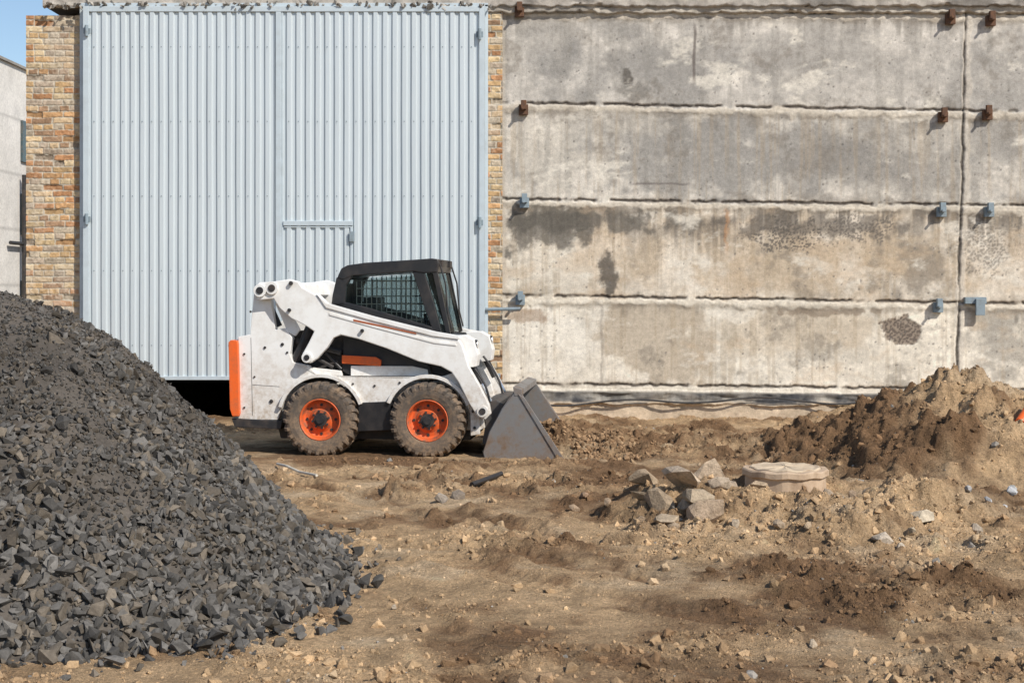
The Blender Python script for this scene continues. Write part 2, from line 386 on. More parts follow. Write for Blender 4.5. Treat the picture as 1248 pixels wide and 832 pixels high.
r = np.sqrt(rng.uniform(0, 1, n))*3.0; a = rng.uniform(-math.pi, math.pi, n)
back = (np.sin(a-.4) > .35) & (rng.uniform(0, 1, n) < .6)
x = PCX+r*np.cos(a); y = PCY+r*np.sin(a); h, t = pile(x, y)
nz = fbm(x/.45, y/.45, 3, 75)
big = sst(.35, .95, t+.28*nz)
keep = (t < 1.005+.06*rng.exponential(.5, n)) & ~back
u = rng.uniform(0, 1, n)
sz = (.006+.0032*rng.pareto(2.6, n))*(1-big)+big*(.011+.050*u**1.6)
few = (rng.uniform(0, 1, n) < .03) & (t > .2); sz = np.where(few, rng.uniform(.018, .038, n), sz); sz = np.minimum(sz, .062)
keep &= rng.uniform(0, 1, n) < np.clip(.026/np.maximum(sz, .001), .4, 1)
gz = ground(x, y)[0]
base = np.maximum(h, gz)
cs = np.array([.110,.103,.094])*rng.uniform(.45, 1.5, (n, 1))
br = rng.uniform(0, 1, n) < .3; cs[br] *= np.array([1.15, 1.03, .88])
cs *= (1-.25*(1-big))[:, None]
p = np.stack([x, y, base+sz*rng.uniform(-.1, .8, n)], 1)
scatter('crushed_stones', p[keep], sz[keep]*1.12, cs[keep], M_gravel, seed=9, parent=gp)

# ------------------------------------------------------------ building
DW = 18.2; S = DW/F
def WX(px): return (px-624)*S
def WZ(py): return 1.7-(py-353)*S
bld = empty('industrial_building', (0, DW, 0))
xs = np.arange(WX(607), 9.6, .0125); zs = np.arange(-.35, 5.32, .0125)
X, Zg = np.meshgrid(xs, zs)
PX = X/S+624; PY = 353-(Zg-1.7)/S
fn = fbm(X/.09, Zg/.09, 4, 100); fm = fbm(X/.45, Zg/.45, 5, 101, .6); fl_ = fbm(X/1.3, Zg/.8, 5, 102, .6); fh = fbm(X/.6, Zg/.10, 5, 103, .6)
k = (PX-613)/(1172-613)
seams = [17+4*k, 130+9*k, 247+7*k, 364+9*k, 472+6*k]
C = np.zeros(X.shape+(3,)); H = np.zeros(X.shape)
rows = [(.52,.485,.435),(.53,.49,.43),(.62,.55,.455),(.70,.64,.54)]
C[:] = rows[0]
for i in range(1, 4): C[PY > seams[i]] = rows[i]
C *= (1+.17*fm+.17*fl_+.09*fn+.09*fh)[..., None]
def wb(px, py, rx, ry, lo=-.1, hi=.5, nz=.6, ns=.35, seed=0):
    d = 1-np.sqrt(((PX-px)/rx)**2+((PY-py)/ry)**2)
    return sst(lo, hi, d+nz*fbm(X/ns, Zg/ns, 5, 200+seed, .62))
dark = (.155,.145,.13)
grey = (.245,.235,.22)
R1 = PY < seams[1]; R2 = (PY >= seams[1]) & (PY < seams[2]); R3 = (PY >= seams[2]) & (PY < seams[3]); R4 = PY >= seams[3]
def ap(mask, region, c, a):
    global C; C = mixc(C, c, mask*region*a)
ap(wb(790,80,110,55,-.3,.7,.9,seed=1), R1, grey, .75); ap(wb(680,60,70,60,-.3,.7,.9,seed=2), R1, grey, .4); ap(wb(1000,70,170,55,-.3,.7,.9,seed=3), R1, (.28,.265,.245), .5)
ap(wb(900,190,220,52,-.3,.6,.8,seed=4), R2, grey, .8); ap(wb(1080,200,110,45,-.3,.6,.8,seed=5), R2, (.25,.235,.215), .65); ap(wb(660,190,50,60,seed=6), R2, (.60,.55,.47), .6); ap(wb(1215,160,60,120,-.2,.6,.8,seed=7), R2|R1, grey, .55)
ap(wb(760,110,30,22,.1,.6,seed=8), R1, dark, .7); ap(wb(765,95,8,14,.0,.5,.5,.08,seed=9), R1, (.08,.07,.06), .8)
ap(wb(970,305,220,55,-.3,.6,.8,seed=10), R3, (.42,.325,.22), .65); ap(wb(650,330,60,60,seed=11), R3, (.62,.57,.48), .5); ap(wb(1120,330,60,40,-.1,.6,.8,.2,seed=41), R3, (.20,.175,.145), .65)
ap(wb(800,415,85,55,-.05,.25,.35,seed=12), R4, (.42,.35,.265), .8); ap(wb(980,400,130,35,seed=13), R4, (.50,.415,.31), .6); ap(wb(655,415,55,60,seed=14), R4, (.74,.70,.62), .6); ap(wb(1215,420,50,50,-.2,.6,.8,seed=42), R4, (.26,.24,.21), .7)
for i, (am, ln, th) in enumerate(((.65,22,-.05),(.7,24,.0),(.95,40,-.2),(.75,20,.0))):
    d = PY-seams[i]
    lenn = ln*(1+1.6*fbm(X/.35, Zg*0+i, 4, 300+i)+1.0*fbs(X/.05, Zg*0+i, 2, 310+i))
    st = sst(1.0, 0, d/np.clip(lenn, 3, 90))*(d > 2)*sst(th-.4, th+.4, fbm(X/.9+i*3, Zg/.6, 4, 320+i, .6))
    ap(np.clip(st, 0, 1), d > 0, (.105,.09,.075), am*.9)
for i in range(1, 5):
    d = seams[i]-PY
    st = sst(1.0, 0, d/np.clip(14*(1+1.5*fbm(X/.4, Zg*0+i, 4, 350+i)), 2, 60))*(d > 0)*sst(-.2,.5,fbm(X/.8, Zg*0+i, 4, 355+i))
    ap(st, d > 0, (.24,.195,.145), .6)
st3 = sst(.0,.5,fbs(X/.07, Zg/.9, 4, 330)+.25*fm)*sst(75, 5, PY-seams[2])
ap(st3, R3, (.17,.145,.12), .6)
ap(sst(.1,.6,fbs(X/.05, Zg/1.2, 4, 331)), R3|R4|R2, (.37,.295,.205), .4)
ap(sst(.1,.6,fbs(X/.09, Zg/1.2, 4, 332)), R1|R2, (.25,.235,.21), .35)
ap(sst(.3,.7,fbm(X/.5, Zg/.5, 6, 333, .7)), True, (.20,.175,.145), .5)
ap(sst(.2,.7,fbm(X/.6+9, Zg/.35, 6, 334, .7)), True, (.72,.67,.58), .65)
ap(sst(.1,.6,fbm(X/.9+19, Zg/.5, 5, 335, .7)), R3|R4, (.48,.36,.24), .4)
ap(wb(741,335,13,34,.0,.5,.5,.12,seed=20), R3, (.08,.07,.06), .85); ap(wb(660,275,65,26,-.2,.4,.8,.2,seed=21), R3, (.11,.10,.085), .8); ap(wb(720,270,110,14,-.2,.4,.8,.2,seed=22), R3, (.11,.10,.085), .75)
sp = (worley(X/.035+.3*fn, Zg/.035, 77)[0] < .42)
ap(wb(960,285,60,22,.0,.5,.7,.1,seed=23)*sp, R3, (.10,.09,.08), .8); ap(wb(1050,280,40,22,.0,.5,.7,.1,seed=24)*sp, R3, (.11,.10,.09), .7); ap(wb(1205,300,40,40,.0,.5,.7,.1,seed=25)*sp, R3, (.1,.09,.08), .5)
ap(wb(1000,275,110,14,-.2,.5,.9,.2,seed=29), R3, (.12,.105,.09), .7)
spall = wb(1098,403,26,17,-.1,.15,.35,.1,seed=26)*R4
ap(spall, R4, (.24,.19,.145), .9); ap(spall*sp, R4, (.10,.08,.07), .8); H -= spall*.012
ap(wb(1010,378,60,8,.0,.4,.6,.15,seed=27), R4, (.25,.20,.15), .8); ap(wb(640,385,30,10,.0,.4,.5,.1,seed=28), R4, (.3,.2,.13), .6)
ap(sst(3.5, .5, np.abs(PX-(886+3*fn)))*sst(230,262,PY)*sst(318,290,PY), R3, (.42,.22,.10), .6)
ap(sst(3, .5, np.abs(PX-(846+2*fm)))*sst(20,40,PY)*sst(110,90,PY), R1, (.12,.10,.09), .8)
ap(sst(2.2,.6,np.abs(PY-(222+3*fm)))*sst(760,780,PX)*sst(850,830,PX), R2, (.15,.13,.12), .7)
ap(sst(2.5,.6,np.abs(PX-(735+4*fm))), R4, (.28,.25,.22), .5)
wf, wc = worley(X/.06, Zg/.06, 90)
pit = (wf < .09+.16*wc)*(hsh((wc*1e6).astype(np.int64), (wc*0).astype(np.int64), 3) > .88)*(fm > -.1); ap(pit*1., True, (.14,.13,.12), .65); H -= pit*.003
H += .003*fm+.0012*fn+.004*fl_
for i in range(0, 5):
    d = PY-(seams[i]+1.4*fm+1.3*fn)
    wv = .55+.6*sst(-.3, .4, fbm(X/.5, Zg*0+i, 4, 430+i))
    band = sst(6.5, 2.5, np.abs(d-1)/wv+3.5*fbm(X/.10, Zg/.08, 4, 400+i))
    ap(band, True, (.58,.52,.43) if i < 3 else (.66,.60,.50), .75); H += band*(.006+.005*fn+.004*fm)
    line = sst(2.4, .6, np.abs(d+4.5+.8*fm))*sst(-.85,-.3,fbm(X/.2,Zg*0+i,3,440+i)); ap(line, True, (.08,.065,.055), .9); H -= line*.022  # recessed joint; the seam's shadow line is also painted into the colour
    under = sst(5, 0, np.abs(d-6)+2.5*fbm(X/.12, Zg/.1, 3, 450+i)); ap(under, True, (.19,.16,.125), .4)
jd = PX-(1181-.026*PY)+1.5*fm+.8*fn
vb = sst(7, 3, np.abs(jd)+3*fbm(X/.1, Zg/.2, 4, 410)); ap(vb, True, (.52,.47,.40), .65); H += vb*.006
vl = sst(2.4, .6, np.abs(jd+3)+1.2*np.clip(fbm(X/.2,Zg/.2,3,411),0,1)); ap(vl, True, (.07,.06,.05), .85); H -= vl*.025
jl = sst(4, 1.5, np.abs(PX-613+1.5*fm)); ap(jl, PY > 15, (.5,.45,.38), .6)
bt = sst(474, 477, PY-1.8*fm-6*k*.8); be = sst(493, 489, PY-3*fm-3*k)
tar = bt*be
C = mixc(C, (.055,.055,.058), tar*np.clip(.85+.5*fm, 0, 1)); H += tar*(.05+.03*fbm(X/.35, Zg/.08, 3, 420))
pl_ = sst(487, 491, PY-3*fm-3*k)
C = mixc(C, np.array([.52,.415,.30])*(1+.2*fm+.15*fn)[..., None], pl_); H += pl_*(.07+.012*fm)
C = np.clip(C, .02, .75)
mesh_np('concrete_panel_wall', np.stack([X, DW-H, Zg], -1), grid_faces(len(zs), len(xs)), M_conc, C, parent=bld)
def rough_slab(name, x0, x1, z0, z1, y, col, seed, amp=.012, parent=bld):
    xs = np.arange(x0, x1, .02); zs = np.arange(z0, z1+.01, .015); X, Zz = np.meshgrid(xs, zs)
    f = fbm(X/.12, Zz/.12, 4, seed); f2 = fbm(X/.6, Zz/.3, 4, seed+1)
    e = np.minimum(Zz-z0, z1-Zz); Zw = Zz+(e < .03)*.02*fbm(X/.1, Zz*0+seed, 3, seed+2)
    c = np.array(col)*(1+.2*f2+.15*f)[..., None]; c = mixc(c, (.12,.11,.10), sst(.1,.6,f2)*.7)
    Yy = y-amp*f-amp*f2+.06*(e < .008)
    mesh_np(name, np.stack([X, Yy, Zw], -1), grid_faces(len(zs), len(xs)), M_conc, np.clip(c, .03, .7), parent=parent)
rough_slab('eaves_beam', WX(55), 9.7, 5.30, 5.9, 18.10, (.42,.385,.34), 500)
rough_slab('mortar_ledge', WX(594), 9.7, 5.225, 5.33, 18.14, (.45,.41,.35), 510, .014)
box('eaves_core', WX(55)+.01, 9.68, 18.16, 30, 5.31, 5.88, M_roof, bld)
box('roof', -5.98, 10, 18.0, 30.2, 5.9, 6.05, M_roof, bld)
box('wall_backing', WX(607)+.0, 9.6, 18.26, 18.5, -1, 5.3, M_roof, bld)
box('side_wall_right', 9.35, 9.6, 18.5, 30, -1, 5.3, M_roof, bld)
box('side_wall_left', WX(32), WX(32)+.25, 18.56, 30, -1, 5.2, M_roof, bld)
box('rear_wall', -6.2, 9.6, 29.7, 30, -1, 5.3, M_roof, bld)
def bricks(name, x0, x1, z0, z1, y, seed):
    st = .008; xs = np.arange(x0, x1+st, st); zs = np.arange(z0, z1+st, st); X, Zz = np.meshgrid(xs, zs)
    w = .006*fbm(X/.3, Zz/.3, 2, seed); zc = (Zz+w)/.078; row = np.floor(zc).astype(np.int64); fz = zc-row
    hdr = (row % 3 == 0); bw = np.where(hdr, .13, .26)
    xc = (X+w)/bw+.5*(row % 2)+.13*(hsh(row, row*0, seed)); colm = np.floor(xc).astype(np.int64); fx = xc-colm
    h = hsh(colm, row, seed); h2 = hsh(colm, row, seed+3)
    e = np.minimum(np.minimum(fx, 1-fx)*bw, np.minimum(fz, 1-fz)*.078)+.006*fbm(X/.05, Zz/.05, 3, seed+5)
    m = sst(.004, .010, e)
    pal = np.array([(.50,.34,.18),(.54,.40,.23),(.47,.28,.14),(.42,.22,.11),(.42,.35,.26),(.36,.29,.22),(.56,.44,.28),(.33,.21,.13),(.50,.37,.23),(.50,.33,.17)])
    c = pal[(h*10).astype(int)]*(.75+.45*h2)[..., None]
    f = fbm(X/.04, Zz/.04, 3, seed+6); fl = fbm(X/.5, Zz/.7, 4, seed+7)
    c = c*(1+.25*f)[..., None]; mort = np.array([.42,.38,.31])*(1+.15*f)[..., None]
    c = c*m[..., None]+mort*(1-m)[..., None]
    c = mixc(c, (.48,.42,.34), sst(.0,.8,fl+.4*f)*.5)
    H = m*.009+.004*f*m-(h2 < .08)*m*.02
    mesh_np(name, np.stack([X, y-H, Zz], -1), grid_faces(len(zs), len(xs)), M_brick, np.clip(c, .03, .7), parent=bld)
bricks('brick_pier', WX(32), WX(112), -.3, WZ(20), 18.2, 600)
bricks('brick_jamb', WX(588), WX(612), -.3, WZ(13), 18.165, 620)
box('pier_core', WX(32)+.005, WX(107), 18.215, 18.56, -1, WZ(20)-.01, mat_p('brick_core', (.38,.25,.15), .9, 0, dcol=(.3,.26,.2), amt=.8, scale=9, bstr=.5), bld)
box('jamb_core', WX(588), WX(607)-.005, 18.18, 18.5, -1, 5.2, M_roof, bld)
n = 200; bx = rng.uniform(WX(60), WX(600), n)
scatter('mortar_lumps', np.stack([bx, rng.uniform(18.0,18.12,n), np.full(n, 5.31)+rng.normal(0,.02,n)], 1), rng.uniform(.02,.06,n), np.array([.3,.28,.25])*rng.uniform(.4,1.3,(n,1)), M_conc, seed=12, parent=bld)
bm1 = bmesh.new(); bm2 = bmesh.new()
def bracket(bm, px, py, w=.12, h=.16):
    x, z = WX(px), WZ(py)
    add_box(bm, x-w/2, x+w/2, 18.13, 18.19, z-h/2, z+h/2-.03)
    add_box(bm, x-w*.28, x+w*.30, 18.07, 18.131, z-h*.1, z+h*.62)
    add_cyl(bm, (x-w*.1, 18.02, z-h*.05), (x-w*.1, 18.14, z-h*.05), .018, 8)
for q in ((638,133),(1148,142),(1202,139),(633,14),(1157,23),(1206,25)): bracket(bm1, *q)
for q in ((639,246),(1146,257),(1204,257),(634,364),(1142,373)): bracket(bm2, *q)
add_box(bm2, WX(1174), WX(1200), 18.12, 18.19, WZ(370), WZ(362)); add_box(bm2, WX(1186), WX(1197), 18.08, 18.121, WZ(384), WZ(364))
bm_obj('rusty_brackets', bm1, M_rust, bld, .004); bm_obj('painted_brackets', bm2, M_bplate, bld, .004)
bm = bmesh.new(); add_cyl(bm, (WX(588), 18.06, WZ(377)), (WX(634), 18.06, WZ(376)), .022, 12)
add_cyl(bm, (WX(588), 18.08, WZ(458)), (WX(610), 18.08, WZ(457)), .03, 12)
bm_obj('conduit_pipes', bm, M_bplate, bld, smooth=False)
bm = bmesh.new(); pv = None
for i in range(61):
    px = 640+i*9.2; p = (WX(px), 18.05+.02*math.sin(i*.9), WZ(488+3*math.sin(i*.35)+2*math.sin(i*.13+1)))
    if pv: add_cyl(bm, pv, p, .012, 6)
    pv = p
bm_obj('base_cable', bm, M_tar, bld)

# ------------------------------------------------------------ gate
gate = empty('corrugated_metal_gate', (WX(348), 18.1, WZ(462)))
GY = 18.06
def corr(name, x0, x1, z0, z1, y):
    pitch = .122; prof = [(0,0),(.34,0),(.46,-.024),(.86,-.024),(1.0,0)]
    pts = []; xx = x0
    while xx < x1:
        for u, d in prof[:-1]:
            if xx+u*pitch <= x1: pts.append((xx+u*pitch, y+d))
        xx += pitch
    pts.append((x1, y))
    zz = np.linspace(z0, z1, 12); V = [(px+.0012*math.sin(z*3+px*5), py+.0025*math.sin(z*1.7+px*2.3), z) for z in zz for px, py in pts]
    mesh_np(name, V, grid_faces(len(zz), len(pts)), M_gate, smooth=False, parent=gate)
gx0, gx1, gz0, gz1, gm = WX(106), WX(591), WZ(462), WZ(11), WX(343)
corr('left_leaf_sheet', gx0+.06, gm-.03, gz0+.02, gz1-.05, GY); corr('right_leaf_sheet', gm+.04, gx1-.05, gz0+.02, gz1-.05, GY)
box('backing', gx0+.03, gx1-.03, GY+.03, GY+.06, gz0+.03, gz1-.03, M_gframe, gate)
bm = bmesh.new()
def fr(x0, x1, z0, z1, y0=GY-.035, y1=GY+.028): add_box(bm, x0, x1, y0, y1, z0, z1)
fr(gx0, gx0+.075, gz0, gz1); fr(gx1-.07, gx1, gz0, gz1); fr(gx0+.076, gx1-.071, gz1-.07, gz1-.001)
fr(gx0+.076, gx1-.071, gz0+.001, gz0+.05); fr(gm-.045, gm+.02, gz0+.051, gz1-.071); fr(gm+.021, gm+.05, gz0+.051, gz1-.071, GY-.022)
wz = WZ(269); wx1 = WX(432)
fr(gm+.051, wx1, wz-.07, wz-.01, GY-.04); fr(gm+.06, wx1-.03, wz-.095, wz-.078, GY-.03); fr(wx1-.035, wx1, gz0+.051, wz-.071, GY-.03)
bm_obj('frame', bm, M_gframe, gate, .004)
bm = bmesh.new()
for px, pys in ((111,(41,268,440)),(585,(45,272,440))):
    for py in pys:
        x = WX(px); z = WZ(py); add_cyl(bm, (x, GY-.055, z-.07), (x, GY-.055, z+.07), .022, 12); add_box(bm, x-.045, x+.045, GY-.04, GY-.033, z-.035, z+.035)
add_box(bm, WX(428), WX(434), GY-.07, GY-.041, WZ(295), WZ(283))
bm_obj('hinges', bm, M_bplate, gate, .002)
bm = bmesh.new()
for rr in (WZ(60), WZ(150), WZ(240), WZ(330), WZ(420)):
    for i in range(22):
        for x0 in (gx0+.06, gm+.04):
            x = x0+.122*i+.08
            if x < (gm-.05 if x0 < gm-.5 else gx1-.08): add_cyl(bm, (x, GY-.032, rr), (x, GY-.022, rr), .007, 6)
bm_obj('screws', bm, M_bplate, gate)
bm = bmesh.new()
add_box(bm, WX(100), WX(106)-.002, 18.10, 18.2, gz0-.05, gz1+.05); add_box(bm, WX(591)+.002, WX(595), 18.08, 18.15, gz0-.05, gz1+.03)
add_box(bm, WX(100), WX(595), 18.08, 18.14, gz1+.005, gz1+.05)
bm_obj('gate_surround', bm, M_gframe, gate, .003)

# ------------------------------------------------------------ distant building (left)
fb = empty('concrete_panel_building', (-16, 36, 0))
xx = -10.75
zs = np.arange(0, 6.55, .06); ysd = np.arange(25, 48, .08); Yd, Zd = np.meshgrid(ysd, zs)
f = fbm(Yd/1.5, Zd/1.0, 5, 700); ff = fbm(Yd/.3, Zd/.3, 4, 701)
C = np.array([.72,.69,.64])*(1+.12*f+.08*ff)[..., None]
C = mixc(C, (.40,.38,.35), sst(.06, .02, np.abs((Zd % 1.2)-.6))*.6); C = mixc(C, (.42,.40,.38), sst(.1,.7,f)*.5)
C = mixc(C, (.35,.34,.32), sst(.05,.02,np.abs((Yd % 6)-3))*.7)
mesh_np('facade', np.stack([np.full(Yd.shape, xx), Yd, Zd], -1), grid_faces(len(zs), len(ysd)), M_conc, np.clip(C, 0, .8), parent=fb)
box('walls', -24, xx-.05, 25.01, 48, -.2, 6.53, M_roof, fb); box('parapet', -24.1, xx+.06, 24.95, 48.1, 6.535, 6.59, M_roof, fb)
bm = bmesh.new()
for y0 in (31.1, 35.0, 39.0):
    for z0 in (4.5, 2.9, 1.0):
        add_box(bm, xx+.004, xx+.05, y0, y0+1.6, z0, z0+.9)
bm_obj('windows', bm, mat_p('window_glass', (.05,.08,.09), .15), fb)
bm = bmesh.new(); add_cyl(bm, (xx+.12, 31.0, 0), (xx+.12, 31.0, 4.2), .05, 10); add_cyl(bm, (xx+.1, 30.2, 2.7), (xx+.1, 31.8, 2.7), .04, 10)
bm_obj('downpipe', bm, M_blackm, fb)

# ------------------------------------------------------------ skid steer loader
DL = 14.4; DC = DL+.86
ld = empty('skid_steer_loader', P(450, 557, DC))
def conv(pts, D): return [(P(a, b, D)[0], P(a, b, D)[2]) for a, b in pts]
def plate(name, pts, D, th, mat, both=True, bevel=.006, ref=None):
    bm = bmesh.new(); xz = conv(pts, ref or D)
    add_prism(bm, xz, D, D+th)
    if both: add_prism(bm, xz, 2*DC-D-th, 2*DC-D)
    return bm_obj(name, bm, mat, ld, bevel)
def full(name, pts, D, mat, bevel=.006, ref=None):
    bm = bmesh.new(); add_prism(bm, conv(pts, ref or D), D, 2*DC-D); return bm_obj(name, bm, mat, ld, bevel)
def arc(cx, cy, r, a0, a1, n=12): return [(cx+r*math.cos(math.radians(a)), cy-r*math.sin(math.radians(a))) for a in np.linspace(a0, a1, n)]
WR = (388, 511); WF = (521, 511)
body = [(284,411),(299,408),(301,385),(304,356),(312,347),(324,348),(326,372),(331,402),(344,400),(352,412),(349,432),(353,442),(372,446),(384,458),(415,459),(530,461),(548,455),(566,455),(578,478),(585,502),(584,528),(573,530)] \
    + arc(*WF, 52, -5, 158, 14) + [(470,494),(440,494)] + arc(*WR, 52, 22, 172, 14) + [(334,513),(284,513)]
plate('side_frame', body, 14.52, .10, M_white, ref=14.5)
for nm, (cx, cy), a0, a1 in (('rear_fender', WR, 20, 165), ('front_fender', WF, 20, 158)):
    o = arc(cx, cy, 55, a0, a1, 18)+arc(cx, cy, 50.5, a1, a0, 18)
    plate(nm, o, 14.47, .05, M_white, ref=14.45, bevel=.004)
full('engine_bay', [(286,416),(330,406),(400,400),(545,420),(560,470),(578,520),(570,532),(470,528),(300,520),(286,510)], 14.72, M_blackm, ref=14.5)
full('chassis_tub', [(300,470),(560,465),(575,525),(300,522)], 14.70, M_white, ref=14.5)
full('rear_hood', [(290,412),(300,398),(400,378),(402,408),(300,416)], 14.86, M_white, ref=14.6)
full('tailgate', [(281,414),(287,413),(287,510),(281,509)], 14.56, M_white, ref=14.5)
plate('rear_lamp_guard', [(272,418),(275,415),(283,416),(284,420),(286,505),(285,509),(277,509),(274,500)], 14.47, .12, M_orange, ref=14.45)
full('rear_bumper', [(276,511),(340,514),(338,524),(280,522)], 14.50, M_blackm)
plate('step_box', [(435,491),(474,489),(478,524),(434,526)], 14.50, .22, M_black, ref=14.48)
full('belly', [(330,515),(575,515),(570,535),(335,535)], 14.74, M_blackm)
arm = [(306,350),(312,344),(330,343),(350,340),(361,343),(366,350),(384,360),(397,372),(420,379),(455,388),(500,400),(530,406),(558,411),(564,420),(572,446),(585,468),(597,492),(599,503),(592,510),(583,507),(572,490),(560,466),(551,453),(538,446),(510,440),(470,424),(436,413),(414,408),(405,412),(397,424),(385,437),(376,443),(368,441),(366,432),(374,418),(381,404),(372,398),(352,388),(338,376),(330,364),(310,366)]
plate('lift_arm', arm, 14.42, .085, M_white, ref=14.42, bevel=.01)
armtop = [(384,358),(397,370),(455,386),(530,404),(560,409),(560,413),(528,409),(455,391),(396,375)]
plate('arm_flange', armtop, 14.405, .13, M_white, bevel=.003)
plate('arm_rib', [(400,381),(455,396),(530,415),(556,418),(557,421),(530,418),(455,399),(400,384)], 14.412, .012, M_white, bevel=.002)
plate('arm_stripe', [(430,389),(507,405),(508,407),(430,391.5)], 14.411, .01, mat_p('stripe_brown', (.35,.09,.03), .5), bevel=0)
full('arm_cross_tube', [(336,348),(352,346),(356,360),(340,364)], 14.5, M_white)
def pins(name, lst, D, mat, th=.03):
    bm = bmesh.new()
    for px, py, r in lst:
        x, _, z = P(px, py, D); rr = r/120.3
        add_cyl(bm, (x, D, z), (x, D+th, z), rr, 20); add_cyl(bm, (x, 2*DC-D-th, z), (x, 2*DC-D, z), rr, 20)
    bm_obj(name, bm, mat, ld, .003)
pins('pivot_bosses', [(313,354,8),(328,351,8),(372,436,6.5),(589,500,7)], 14.395, M_white)
pins('pivot_pins', [(313,354,4.5),(328,351,4.5),(372,436,3.5),(589,500,4),(352,345,2.5),(350,378,2.2),(441,403,2.2)], 14.385, M_blackm)
pins('frame_bolts', [(292,432,1.3),(292,498,1.3),(318,424,1.6),(340,420,2),(326,490,2.4),(346,430,1.4),(428,468,1.4),(455,470,1.4),(486,466,1.4),(530,466,1.4),(576,500,1.8),(578,520,1.8),(572,480,1.8),(305,460,1.2),(300,380,1.4)], 14.508, M_blackm, .015)
bm = bmesh.new()
for a, b in (((300,412),(302,508)),((302,470),(336,472))):
    p = P(*a, 14.5); q = P(*b, 14.5); add_cyl(bm, (p[0], 14.521, p[2]), (q[0], 14.521, q[2]), .003, 6)
bm_obj('panel_gaps', bm, M_blackm, ld)
bm = bmesh.new()
for D in (14.60, 2*DC-14.60):
    add_cyl(bm, (P(372,398,14.5)[0], D, P(372,398,14.5)[2]), (P(352,444,14.5)[0], D, P(352,444,14.5)[2]), .045, 16)
bm_obj('lift_cylinder', bm, M_black, ld, 0)
bm = bmesh.new()
for D in (14.60, 2*DC-14.60):
    a = P(384,382,14.5); b = P(370,402,14.5); add_cyl(bm, (a[0], D, a[2]), (b[0], D, b[2]), .022, 12)
    a = P(600,498,14.5); b = P(580,462,14.5); add_cyl(bm, (a[0], D+.1, a[2]), (b[0], D+.1, b[2]), .018, 12)
bm_obj('cylinder_rods', bm, M_chrome, ld)
bm = bmesh.new()
for D in (14.68, 2*DC-14.68):
    a = P(584,468,14.5); b = P(562,425,14.5); add_cyl(bm, (a[0], D, a[2]), (b[0], D, b[2]), .035, 14)
    pv = None
    for t in np.linspace(0, 1, 9):
        q = P(570+26*t+6*math.sin(t*3.1), 440+55*t, 14.5); q = (q[0], D-.1, q[2])
        if pv: add_cyl(bm, pv, q, .012, 8)
        pv = q
bm_obj('tilt_cylinder', bm, M_black, ld)
bm = bmesh.new()
for (a, b, r) in (((334,372),(348,400),.02),((320,368),(334,398),.035),((356,416),(412,430),.03),((360,425),(402,448),.02),((392,430),(412,450),.016),((376,452),(408,440),.014)):
    p = P(*a, 14.6); q = P(*b, 14.6); add_cyl(bm, (p[0], 14.63, p[2]), (q[0], 14.63, q[2]), r, 10)
bm_obj('linkage', bm, M_blackm, ld)
plate('upright_link', [(331,370),(339,366),(352,384),(362,402),(356,410),(346,404)], 14.53, .04, M_white)
plate('inner_bracket', [(356,446),(412,452),(414,458),(356,457)], 14.60, .05, M_white)
plate('side_trim', [(414,410),(440,416),(480,430),(520,444),(524,458),(422,458),(413,452)], 14.64, .05, M_black, ref=14.6)
plate('orange_decal', [(413,433),(455,435),(462,439),(461,446),(413,443)], 14.60, .035, M_orange, ref=14.58)
plate('white_stripe', [(424,446),(500,446),(519,450),(520,458),(424,458)], 14.62, .02, M_white, ref=14.6, bevel=.002)
plate('front_panel', [(546,409),(566,408),(577,414),(582,432),(580,446),(566,448),(556,430)], 14.52, .22, M_white, ref=14.5)
bm = bmesh.new(); bmr = bmesh.new()
for D in (14.62, 2*DC-14.62):
    for py in (420, 433):
        x, _, z = P(577, py, 14.5); add_cyl(bm, (x-.03, D, z), (x+.030, D, z), .040, 20); add_cyl(bmr, (x-.03, D, z), (x+.022, D, z), .052, 20)
bm_obj('headlamps', bm, M_lens, ld, .004); bm_obj('headlamp_bezels', bmr, M_black, ld, .002)
full('front_crossmember', [(572,494),(584,492),(590,520),(576,526)], 14.55, M_white)
full('quick_coupler', [(584,492),(603,487),(612,492),(604,530),(594,545),(586,540),(590,515)], 14.60, M_steeld, ref=14.5)
C0 = 14.80
def cab(name, pts, mat, D=C0, th=.06, both=True, bevel=.008): return plate(name, pts, D, th, mat, both, bevel)
full('cab_roof', [(405,338),(410,327),(418,323),(440,320),(500,316.5),(522,315),(530,316),(531,321),(529,332),(512,333),(500,331),(424,336),(412,341)], C0-.01, M_black, .012)
cab('rear_pillar', [(404,338),(424,335),(416,348),(414,376),(397,378),(399,360)], M_black, th=.08)
cab('front_pillar', [(498,331),(513,332),(524,366),(535,408),(526,411),(514,378)], M_black, th=.06)
cab('cab_sill', [(397,370),(414,368),(440,374),(522,398),(533,412),(500,405),(440,390),(396,378)], M_black, th=.07)
cab('front_post', [(523,332),(529,331),(545,406),(540,408)], M_black, th=.03, bevel=.004)
full('cab_rear_wall', [(398,372),(403,345),(406,345),(402,374)], C0+.08, M_black)
full('cab_lower', [(398,376),(440,388),(535,410),(548,414),(556,455),(400,455)], C0+.02, M_black)
cab('side_glass', [(415,341),(502,333),(524,400),(414,371)], M_glass, D=C0+.035, th=.006, bevel=0)
cab('door_glass_side', [(513,333),(524,333),(541,405),(534,405)], M_glass, D=C0+.012, th=.006, bevel=0)
full('windshield', [(527,333),(528.5,333),(544,405),(542.5,405)], C0+.04, M_glass, 0)
bm = bmesh.new()
def clipx(y, pts):
    xsn = []
    for (a, b), (c, d) in zip(pts, pts[1:]+pts[:1]):
        if (b-y)*(d-y) < 0: xsn.append(a+(y-b)/(d-b)*(c-a))
    return (min(xsn), max(xsn)) if len(xsn) >= 2 else None
wpoly = [(418,341),(500,334),(521,397),(417,369)]
def clipy(x):
    return clipx(x, [(b, a) for a, b in wpoly])
